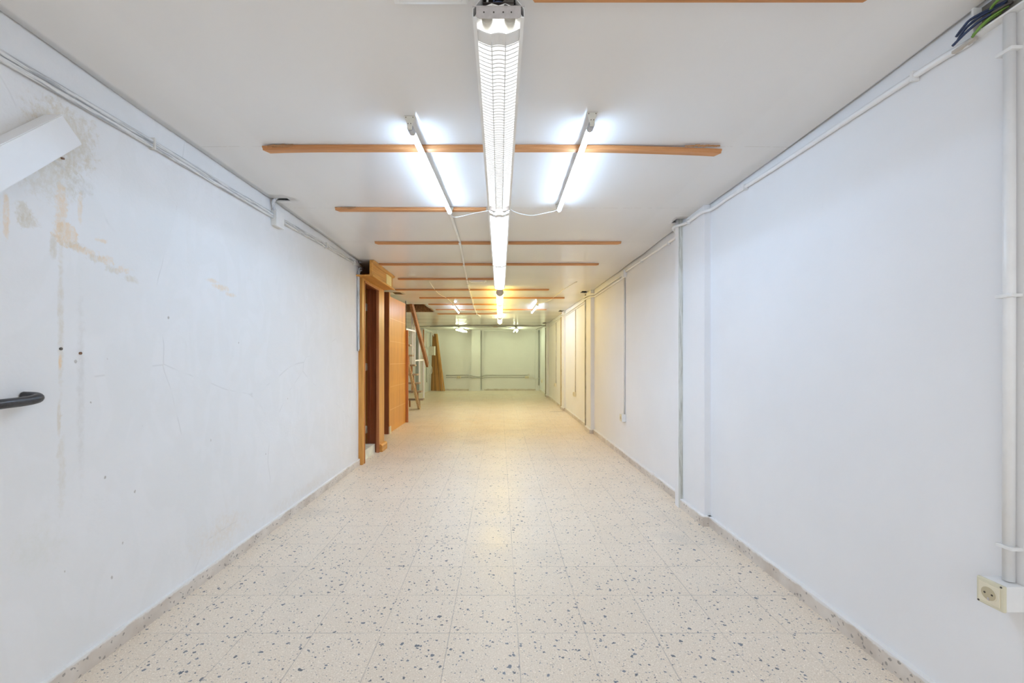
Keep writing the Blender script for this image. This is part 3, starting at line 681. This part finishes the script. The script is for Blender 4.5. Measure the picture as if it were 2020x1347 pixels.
# ------------------------------------------------------------------ far bay twin tube fittings
def twin(label, loc, rot):
    t = thing('twin_tube_fitting', label, 'ceiling lamp', loc, 'twin tube fittings in the far bay', rot)
    o_ = t['_org']; x, y, z = loc
    MB().box(x - .05, x + .05, y, y + 1.2, z + .05, z + .085, .004).build('body', WMETAL, t)
    for sx in (-.055, .055):
        MB().tube([(x + sx, y + .02, z + .02), (x + sx, y + 1.18, z + .02)], .014, 12).build('fluorescent_tube', E_GREEN, t)
        for yy in (y, y + 1.18):
            MB().box(x + sx - .012, x + sx + .012, yy, yy + .02, z, z + .055).build('lampholder', CAPG, t)
    for yy in (y + .2, y + .95): MB().box(x - .02, x + .02, yy, yy + .05, z + .085, 2.297).build('bracket', METAL, t)
twin('far bay twin tube fitting on the left, turned askew', (-1.45, 14.35, 2.17), -0.16)
twin('far bay twin tube fitting on the right, seen end on', (0.565, 14.35, 2.17), 0.0)

# ------------------------------------------------------------------ conduits, cables, boxes
def clip_mesh(x, y, z, r, side, vert=False):
    b = MB()
    if vert:
        b.box(*(sorted((x - side * (r + .003), x + side * (r + .001)))), y - r - .004, y + r + .010, z - .005, z + .005, .0015)
    else:
        b.box(*(sorted((x - side * (r + .003), x + side * (r + .001)))), y - .005, y + .005, z - r - .010, z + r + .004, .0015)
    return b
# left pair along the wall, ending in the pelmet box
lc = thing('painted_conduit', 'pair of chipped grey-white conduits along the top of the left wall', 'conduit', (-1.59, 3, 2.17))
pz = [(0.2, 2.15), (1.36, 2.175), (1.94, 2.192), (3.0, 2.213), (3.87, 2.245), (4.6, 2.266), (4.95, 2.270)]
MB().tube([(-1.589, y, z) for y, z in pz], .0105, 12).build('upper_tube', CHIP_Y, lc)
MB().tube([(-1.588, y, z - .020) for y, z in pz], .0095, 12).build('lower_tube', CHIP_Y, lc)
for y, z in ((1.94, 2.192), (3.87, 2.245), (4.62, 2.262)):
    MB().box(-1.5995, -1.574, y - .005, y + .005, z - .036, z + .018, .002).build('clip', PVC_OLD, lc)
jb = thing('junction_box', 'old white junction box on the left wall under the small ceiling hole', 'junction box', (-1.58, 3.015, 2.13))
MB().box(-1.60, -1.566, 2.965, 3.065, 2.135, 2.245, .004).build('box_body', PVC_OLD, jb)
MB().box(-1.566, -1.556, 2.965, 3.065, 2.132, 2.248, .003).build('lid', WHITEP, jb)
o = MB().tube(smooth([(-1.583, 2.975, 2.24), (-1.583, 2.965, 2.27), (-1.575, 2.955, 2.30), (-1.53, 2.955, 2.345)]), .011, 12).build('conduit_bend', CHIP_Z)
tag(o, 'short chipped conduit bending from the left junction box up into the ceiling hole', 'conduit')
o = MB().tube(smooth([(-1.588, 4.86, 2.235), (-1.588, 4.80, 2.225), (-1.588, 4.765, 2.18), (-1.588, 4.755, 2.12), (-1.588, 4.755, 1.6), (-1.588, 4.757, 1.29)]), .0105, 12).tube(smooth([(-1.588, 4.86, 2.21), (-1.588, 4.815, 2.20), (-1.588, 4.785, 2.16), (-1.588, 4.778, 2.10), (-1.588, 4.778, 1.6), (-1.588, 4.776, 1.31)]), .0105, 12).build('conduit_drop', CHIP_Z)
tag(o, 'chipped grey conduit pair curving down the wall beside the door', 'conduit')

# right run near the ceiling
rc = thing('ceiling_conduit', 'long white conduit running wavily along the top of the right wall', 'conduit', (1.5, 3, 2.2))
path = [(1.506, 1.36, 2.215), (1.506, 1.54, 2.228), (1.506, 2.2, 2.243), (1.506, 2.65, 2.258), (1.506, 2.86, 2.262), (1.495, 3.0, 2.258), (1.462, 3.08, 2.262), (1.460, 3.24, 2.262), (1.452, 3.36, 2.268), (1.428, 3.45, 2.278), (1.430, 3.50, 2.276), (1.47, 3.55, 2.262), (1.498, 3.60, 2.245), (1.506, 3.75, 2.240), (1.506, 4.4, 2.243), (1.506, 5.06, 2.247)]
MB().tube(smooth(path, 5), .0112, 14).build('tube', PVC, rc)
for y in (1.54, 2.6, 3.28, 3.78, 4.5): 
    xx = {3.28: 1.46}.get(y, 1.506); zz = {1.54: 2.228, 2.6: 2.257, 3.28: 2.264, 3.78: 2.240, 4.5: 2.244}[y]
    clip_mesh(xx, y, zz, .0115, 1).build('clip', WHITEP, rc)
def run2(name, y0, y1, zz, label):
    pts = [(1.508, y0, zz)]
    for a, e, x in PIL[1:]:
        if y0 < a < y1: pts += [(1.506, a - .25, zz - .006), (1.50, a - .10, zz - .002), (x - .012, a + .02, zz + .004), (x - .022, e + .05, zz + .012), (1.50, e + .22, zz + .006), (1.506, e + .45, zz)]
    pts.append((1.506, y1, zz))
    o = MB().tube(smooth(pts, 5), .0125, 10).build(name, PVC); tag(o, label, 'conduit')
run2('upper_conduit', 5.18, 13.0, 2.235, 'upper one of the two far white conduits along the right wall')
run2('lower_conduit', 5.18, 13.9, 2.195, 'lower one of the two far white conduits along the right wall')
rj = thing('wall_junction_box', 'small white junction box high on the right wall where the conduits meet', 'junction box', (1.5, 5.13, 2.18))
MB().box(1.49, XR, 5.08, 5.18, 2.18, 2.27, .004).build('box_body', PVC, rj); MB().box(1.483, 1.49, 5.085, 5.175, 2.183, 2.267, .002).build('lid', WHITEP, rj)
# drops to the sockets
CHIP_P = chipped('lightly chipped conduit', 2, (0.74, 0.74, 0.73), (0.42, 0.43, 0.44), 0.5)
drops = [(5.135, 2.18, 0.53, CHIP_P, 'thin grey-white conduit dropping to the nearest small socket', 'square white wall socket nearest of the small ones, low on the right wall'),
         (8.48, 2.19, 0.54, PVC_OLD, 'thin conduit dropping between the second and third pilasters', 'yellowed wall socket between the second and third pilasters'),
         (11.4, 2.19, 0.55, CHIP_Z, 'thin dark chipped conduit dropping beyond the third pilaster', 'small white wall socket beyond the third pilaster')]
for y, z1, z0, mt, lab, lab2 in drops:
    o = MB().tube([(1.511, y, z1), (1.511, y, 1.35), (1.511, y + .01, z0)], .009, 10).build('drop_conduit', mt); tag(o, lab, 'conduit', 'conduits dropping down the right wall')
    s_ = thing('wall_socket', lab2, 'socket', (1.49, y + .03, z0 - .1), 'small sockets low on the right wall')
    MB().box(1.475, XR, y - .02, y + .07, z0 - .09, z0, .004).build('box_body', WHITEP if y < 6 else CREAM2, s_)
    MB().box(1.468, 1.475, y - .017, y + .067, z0 - .087, z0 - .003, .003).build('face_plate', CREAM2 if y < 6 else CREAM, s_)
    MB().tube([(1.4675, y + .025, z0 - .045), (1.4665, y + .025, z0 - .045)], .02, 16).build('plug_recess', CREAM_SHADE, s_)
# foreground socket, conduit and open box
fc = thing('upright_conduit', 'thick white upright conduit at the right edge, reaching down to the cream socket', 'conduit', (1.50, 1.256, .55))
MB().tube([(1.506, 1.254, 2.215), (1.506, 1.254, 1.4), (1.506, 1.256, .545)], .0135, 18).build('tube', PVC, fc)
for z in (2.108, 1.386, .645): clip_mesh(1.506, 1.252, z, .0145, 1, True).build('clip', WHITEP, fc)
fs = thing('surface_socket', 'cream surface-mounted power socket low at the right edge', 'socket', (1.49, 1.255, .465))
MB().box(1.462, XR, 1.224, 1.292, .467, .542, .005).build('box_body', WHITEP, fs)
fp = MB().box(1.452, 1.463, 1.223, 1.293, .466, .543, .004).build('face_plate', CREAM, fs)
MB().box(1.4495, 1.4525, 1.231, 1.285, .476, .533, .001).build('insert', CREAM2, fs)
MB().tube([(1.4500, 1.258, .5045), (1.4485, 1.258, .5045)], .0215, 28).build('rim', CREAM2, fs)
MB().tube([(1.4484, 1.258, .5045), (1.4480, 1.258, .5045)], .0190, 28).build('plug_recess', CREAM_SHADE, fs)
for dy in (-.0095, .0095): MB().tube([(1.4481, 1.258 + dy, .5045), (1.4472, 1.258 + dy, .5045)], .0028, 10).build('pin_hole', SCREW, fs)
MB().box(1.4470, 1.4482, 1.2555, 1.2605, .485, .493).build('earth_contact', METAL, fs)
for yy, zz in ((1.287, .471), (1.229, .538)): MB().tube([(1.4525, yy, zz), (1.4510, yy, zz)], .0028, 10).build('screw', SCREW, fs)
ob = thing('open_junction_box', 'open junction box with loose wires high at the right edge', 'junction box', (1.50, 1.3, 2.22))
b = MB(); b.box(1.49, XR, 1.335, 1.341, 2.222, 2.305); b.box(1.49, XR, 1.20, 1.341, 2.216, 2.222); b.box(1.49, XR, 1.20, 1.205, 2.222, 2.305); b.build('box_body', WHITEP, ob)
MB().box(1.5165, 1.5205, 1.205, 1.335, 2.222, 2.305).build('back_plate', plain('box back plate', (0.2, 0.19, 0.17), .8), ob)
MB().box(1.49, 1.505, 1.335, 1.40, 2.206, 2.214).build('rail_stub', TAN, ob)
for pts, mt in (([(1.513, 1.27, 2.262), (1.49, 1.31, 2.262), (1.478, 1.345, 2.249), (1.486, 1.375, 2.236)], BLUEW), ([(1.513, 1.26, 2.256), (1.485, 1.30, 2.245), (1.478, 1.34, 2.236), (1.478, 1.385, 2.222)], BLUEW),
                ([(1.513, 1.265, 2.268), (1.485, 1.33, 2.270), (1.485, 1.36, 2.262), (1.49, 1.385, 2.252)], BLUEW), ([(1.512, 1.26, 2.25), (1.492, 1.29, 2.238), (1.484, 1.31, 2.226), (1.486, 1.335, 2.212)], GREENW),
                ([(1.512, 1.28, 2.245), (1.49, 1.30, 2.232), (1.484, 1.33, 2.216)], GREENW), ([(1.512, 1.24, 2.29), (1.492, 1.28, 2.272), (1.51, 1.31, 2.262)], GREENW), ([(1.512, 1.25, 2.252), (1.49, 1.275, 2.247), (1.505, 1.31, 2.25)], SCREW)):
    MB().tube(smooth(pts, 6), .0040, 8).build('wire', mt, ob)

# cable channel and loose wires under the ceiling
cc = MB(); cpts = [(-.372, 3.15), (-.374, 3.98), (-.415, 4.9), (-.468, 6.2), (-.50, 7.4), (-.545, 8.9), (-.56, 10.3), (-.50, 11.0)]
for q in range(len(cpts) - 1):
    a, e = cpts[q], cpts[q + 1]; cc.obox((a[0], a[1], 2.296), (e[0], e[1], 2.296), (0, 0, 1), .018, .012)
for x, y in cpts[1:]:
    cc.obox((x, y - .03, 2.278), (x, y + .03, 2.278), (0, 0, 1), .022, .006)
tag(cc.build('cable_channel', PVC), 'slim white cable channel along the ceiling left of the luminaires', 'cable channel')
def wire(label, pts, r=.0025, mt=WHITEW, name='loose_wire', cat='wire'):
    o = MB().tube(smooth(pts, 8), r, 8).build(name, mt); return tag(o, label, cat)
wire('thin white wire from the near left tube to the luminaire', [(-.36, 3.10, 2.262), (-.33, 3.13, 2.245), (-.20, 3.10, 2.262), (-.07, 3.05, 2.27)])
wire('thin white wire sagging from the luminaire to the near right tube', [(.06, 3.02, 2.272), (.13, 3.04, 2.245), (.23, 3.06, 2.235), (.33, 3.05, 2.25), (.423, 3.05, 2.27)])
wire('thin cable from the far right tube looping towards the right wall', [(.75, 8.4, 2.29), (.93, 8.0, 2.302), (.97, 7.3, 2.298), (1.03, 6.6, 2.302), (1.10, 6.05, 2.302)], .004, PVC_OLD)
wire('thin cable clipped from the far left tube towards the pelmet box', [(-.925, 8.4, 2.29), (-.96, 7.7, 2.302), (-1.02, 7.2, 2.295), (-1.03, 6.6, 2.302), (-1.0, 6.0, 2.303)], .004, PVC_OLD)
wire('dark cable strung across the ceiling before the far bay', [(-2.65, 14.0, 2.270), (-2.0, 13.98, 2.285), (-1.2, 13.98, 2.285), (-.2, 13.98, 2.288), (.6, 13.98, 2.284), (1.1, 13.95, 2.272), (1.30, 13.8, 2.282), (1.45, 13.6, 2.27)], .010, GREYC, 'strung_cable', 'cable')
wire('lower dark cable swagging between the far bay fittings', [(-2.3, 13.96, 2.262), (-1.6, 13.96, 2.268), (-1.3, 13.96, 2.262), (-.9, 13.96, 2.248), (-.35, 13.96, 2.25), (.05, 13.96, 2.262), (.3, 13.96, 2.245), (.55, 13.96, 2.268)], .008, GREYC, 'strung_cable', 'cable')
wire('short grey conduit bending at the top of the far right corner', [(1.25, 14.6, 2.22), (1.36, 14.2, 2.25), (1.45, 13.9, 2.27), (1.49, 13.7, 2.262)], .010, GREYC, 'bent_conduit', 'conduit')
# small ceiling boxes
def em(label, x0, x1, y0, y1):
    t = thing('emergency_light', label, 'emergency light', ((x0 + x1) / 2, (y0 + y1) / 2, 2.27), 'emergency lights on the ceiling')
    MB().box(x0, x1, y0, y1, 2.290, 2.309, .008).build('base', WHITEP, t); MB().box(x0 + .02, x1 - .02, y0 + .015, y1 - .018, 2.280, 2.292, .005).build('diffuser', WHITEP, t)
    MB().box(x1 - .05, x1 - .035, y0 + .05, y0 + .06, 2.2785, 2.2805).build('indicator', SCREW, t)
em('white emergency light at the top edge left of the luminaire', -.325, -.095, 1.17, 1.308)
em('small unlit emergency light left of the third louvred luminaire', -.43, -.19, 5.90, 6.03)
o = MB().box(-.20, -.10, 11.1, 11.25, 2.275, 2.309, .006).build('ceiling_box', TAN); tag(o, 'small tan box on the ceiling beside the last opal lamp', 'junction box')
o = MB().box(-.22, -.07, 13.88, 13.97, 2.235, 2.285, .006).build('cable_box', TAN); tag(o, 'drab box on the strung cables before the far bay', 'junction box')

# ------------------------------------------------------------------ left wall fittings
br = MB()
dirv = Vector((0, 1, 1.085)).normalized(); prp = Vector((0, 1.085, -1)).normalized()
tp = Vector((-1.599, 1.525, 2.024)) ; L_ = .95
a = tp - dirv * L_
vs = []
for pt in (a, tp):
    for dx, sgn in ((0, -1), (.064, -1), (.064, 1), (0, 1)):
        vs.append(br.bm.verts.new(pt + Vector((dx, 0, 0)) + prp * sgn * .050))
for f in ((0, 1, 2, 3), (7, 6, 5, 4), (0, 4, 5, 1), (1, 5, 6, 2), (2, 6, 7, 3), (3, 7, 4, 0)): br.bm.faces.new([vs[i] for i in f])
bmesh.ops.bevel(br.bm, geom=list(br.bm.edges), offset=.0025, segments=2, affect='EDGES')
tag(br.build('slanting_boxing', plain('white boxing paint', (0.80, 0.80, 0.80), .4, var=.01)), 'white square boxing slanting down the left wall below the conduits', 'boxed duct')
gh = MB().tube(smooth([(-1.60, 1.425, 1.075), (-1.565, 1.43, 1.073), (-1.543, 1.415, 1.068), (-1.540, 1.375, 1.063), (-1.540, 1.30, 1.06), (-1.540, 1.10, 1.05), (-1.540, .95, 1.045), (-1.56, .90, 1.045), (-1.60, .89, 1.045)], 7), .0155, 18)
tag(gh.build('grab_handle', BLACKR), 'worn black grab handle on the left wall at the picture edge', 'handle')
for y, z, lab in ((1.545, 1.237, 'dark metal wall anchor above the orange drip'), (1.617, 1.222, 'rusty screw stub right of the wall anchor')):
    o = MB().tube([(-1.603, y, z), (-1.598, y, z), (-1.5955, y + .0005, z)], .0052, 12).build('wall_anchor', SCREW if y < 1.6 else RUST); tag(o, lab, 'screw')
o = MB().tube([(-1.603, 1.549, 1.933), (-1.592, 1.549, 1.931)], .004, 10).build('wall_anchor', RUST); tag(o, 'rusty screw just below the slanting boxing', 'screw')

# ------------------------------------------------------------------ stairs
st = thing('staircase', 'steep open wooden stairs with white posts rising into the ceiling hatch', 'stairs', (-2.1, 9.6, 0))
MB().obox((-1.93, 10.19, 0), (-1.93, 7.72, 2.16), (0, 1, 1), .05, .10).build('stringer', PALE, st)
MB().obox((-2.50, 10.19, 0), (-2.50, 7.72, 2.16), (0, 1, 1), .05, .10).build('stringer', PALE, st)
for q in range(10):
    z = .245 + q * .205; y = 10.06 - q * .245
    tr = MB().box(-2.52, -1.80, y - .11, y + .09, z - .018, z + .018, .004).build('tread', TREAD, st)
    z0 = max(0, z - .205)
    MB().box(-1.925, -1.895, y + .03, y + .06, z0 + (.018 if z0 else 0), z - .018).build('tread_post', PALE if q == 0 else MAHOG_L, st)
    MB().box(-2.16, -2.13, y + .03, y + .06, z0 + (.018 if z0 else 0), z - .018).build('tread_post', MAHOG_L, st)
MB().obox((-1.80, 10.55, 1.05), (-1.80, 8.60, 2.345), (0, 0, 1), .055, .13).build('handrail', DIAG, st)
for y, z0, z1 in ((9.17, 1.08, 2.11), (9.69, .66, 1.69), (10.27, .26, 1.26)):
    MB().box(-1.855, -1.825, y - .015, y + .015, z0, z1).build('baluster', WALL, st)
MB().box(-1.90, -1.87, 9.10, 9.13, 1.08, 2.20).build('baluster', WALL, st)
MB().obox((-1.84, 10.27, 1.18), (-1.84, 9.17, 1.165), (0, 0, 1), .02, .03).build('cross_rail', WALL, st)
MB().obox((-1.84, 9.17, 1.80), (-1.84, 8.10, 1.78), (0, 0, 1), .02, .03).build('cross_rail', WALL, st)

# ------------------------------------------------------------------ planks leaning in the far corner
pk = [(-2.06, -2.34, 2.13, 0, 'first'), (-2.14, -2.37, 2.12, 0, 'second'), (-2.21, -2.40, 2.11, 1, 'third'), (-2.28, -2.42, 2.14, 0, 'fourth'),
      (-2.35, -2.44, 2.12, 0, 'fifth'), (-2.42, -2.46, 2.13, 1, 'sixth'), (-2.49, -2.48, 2.10, 0, 'seventh'), (-2.56, -2.50, 2.09, 1, 'eighth')]
for i, (xb, xt, z, dk, nm) in enumerate(pk):
    y = 15.72 + 0.03 * i
    o = MB().obox((xb, y, .012), (xt, y, z), (0, -1, 0), .060, .022).build('wooden_plank', PLANK2 if dk else (PLANK, PLANK3)[i % 2])
    tag(o, '%s brown plank leaning in the far left corner, %s from the right at the foot' % ('dark' if dk else 'light', nm), 'plank', 'planks leaning in the far corner')

# ------------------------------------------------------------------ electrical boxes on the far left wall
def ebox(name, label, x0, x1, y0, y1, z0, z1, m1, m2, cat='electrical box'):
    t = thing(name, label, cat, ((x0 + x1) / 2, (y0 + y1) / 2, z0))
    MB().box(x0, x1 - .012, y0, y1, z0, z1, .006).build('box_body', m1, t); MB().box(x1 - .012, x1, y0 - .004, y1 + .004, z0 - .004, z1 + .004, .004).build('cover', m2, t); return t
ebox('meter_box', 'grey white electrical box hung before the leaning planks', -2.58, -2.37, 15.42, 15.62, 1.335, 1.66, TAN, WHITEP)
ebox('fuse_box', 'tall pale fuse box high on the far left wall', -2.69, -2.60, 15.14, 15.34, 1.62, 2.12, WHITEP, PVC_OLD)
ebox('switch_box', 'small pale switch box below the tall fuse box', -2.69, -2.61, 15.2, 15.36, 1.30, 1.56, WHITEP, PVC)
for i, (x, y, z0, z1, m) in enumerate([(-2.665, 15.13, .9, 1.3, PVC_OLD), (-2.66, 15.42, .35, 1.3, GREYC), (-2.62, 15.5, .30, 1.33, PVC), (-2.55, 15.6, 1.66, 2.22, GREYC), (-2.60, 15.55, 1.66, 2.25, PVC)]):
    o = MB().tube(smooth([(x, y, z0), (x - .01, y, (z0 + z1) / 2), (x, y, z1)]), .011, 8).build('wall_cable', m)
    tag(o, ['short cable under the pale switch box of the far left wall', 'dark cable hanging below the far left electrical boxes', 'white cable hanging below the grey white electrical box', 'dark cable rising above the grey white electrical box', 'white cable rising above the grey white electrical box'][i], 'cable')
o = MB().tube(smooth([(-2.685, 15.4, 1.12), (-2.60, 15.4, 1.10), (-2.52, 15.4, .96), (-2.47, 15.4, .90), (-2.46, 15.4, .75), (-2.50, 15.4, .66), (-2.55, 15.4, .72), (-2.54, 15.4, .88), (-2.50, 15.4, .93), (-2.58, 15.4, .60), (-2.50, 15.4, .52)]), .009, 8).build('coiled_cable', PVC)
tag(o, 'looped white cable dangling beside the foot of the leaning planks', 'cable')
o = MB()
for i in range(3): o.tube(smooth([(-2.69 + .0 * i, 15.05 + .02 * i, 2.25 - .02 * i), (-2.6, 15.2 + .1 * i, 2.235 - .02 * i), (-2.5, 15.5 + .1 * i, 2.20 - .02 * i), (-2.46, 15.8, 2.12 - .04 * i)]), .012, 8)
tag(o.build('cable_bundle', PVC), 'bundle of white cables under the soffit at the far left corner', 'cable')

# ------------------------------------------------------------------ conduits and sockets of the back wall
for z, lab in ((.585, 'upper'), (.505, 'lower')):
    yy = 16.152
    o = MB().tube(smooth([(-2.05, yy, z), (-1.6, yy, z), (-1.25, 16.14, z + .004), (-1.12, 16.06, z), (-1.03, 15.93, z - .02), (-.80, 15.93, z - .05 if z > .55 else z - .02), (-.66, 16.03, z - .04), (-.56, 16.14, z), (-.4, yy, z), (.4, yy, z), (1.05, yy, z)], 6), .011, 8).build('back_conduit', GREYL)
    tag(o, lab + ' of two grey conduits along the foot of the back wall', 'conduit', 'conduits along the back wall')
for x, lab in ((-1.56, 'left'), (1.03, 'right')):
    s_ = thing('back_wall_socket', 'double socket on the %s part of the back wall conduits' % lab, 'socket', (x, 16.12, .45), 'double sockets on the back wall')
    MB().box(x - .075, x + .075, 16.115, 16.165, .46, .55, .006).build('box_body', CREAM2, s_)
    for sx in (-.035, .035): MB().tube([(x + sx, 16.1155, .505), (x + sx, 16.113, .505)], .022, 14).build('plug_recess', CREAM_SHADE, s_)
o = MB().box(1.06, 1.14, 16.12, 16.165, .56, .64, .005).build('end_box', PVC_OLD); tag(o, 'small square box where the upper back wall conduit ends', 'junction box')
wire('wavy conduit from the back wall sockets round to the right wall', [(1.1, 16.13, .52), (1.25, 16.13, .50), (1.34, 16.08, .44), (1.42, 16.06, .44), (1.49, 15.9, .50), (1.505, 15.5, .44), (1.505, 15.2, .42)], .010, PVC_OLD, 'corner_conduit', 'conduit')
o = MB().box(1.48, 1.52, 15.08, 15.2, .36, .48, .006).build('corner_socket', CREAM2); tag(o, 'small pale socket on the right wall near the back corner', 'socket')
o = MB().tube([(1.475, 16.06, .20), (1.475, 16.06, 2.29)], .014, 10).build('corner_pipe', GREYC); tag(o, 'dark upright pipe in the far right corner', 'pipe')
o = MB().tube([(-.70, 16.09, .05), (-.70, 16.09, 2.27)], .008, 10).build('pilaster_pipe', GREYC); tag(o, 'dark thin pipe beside the middle pilaster of the back wall', 'pipe')

for o in bpy.data.objects:
    if '_org' in o: del o['_org']
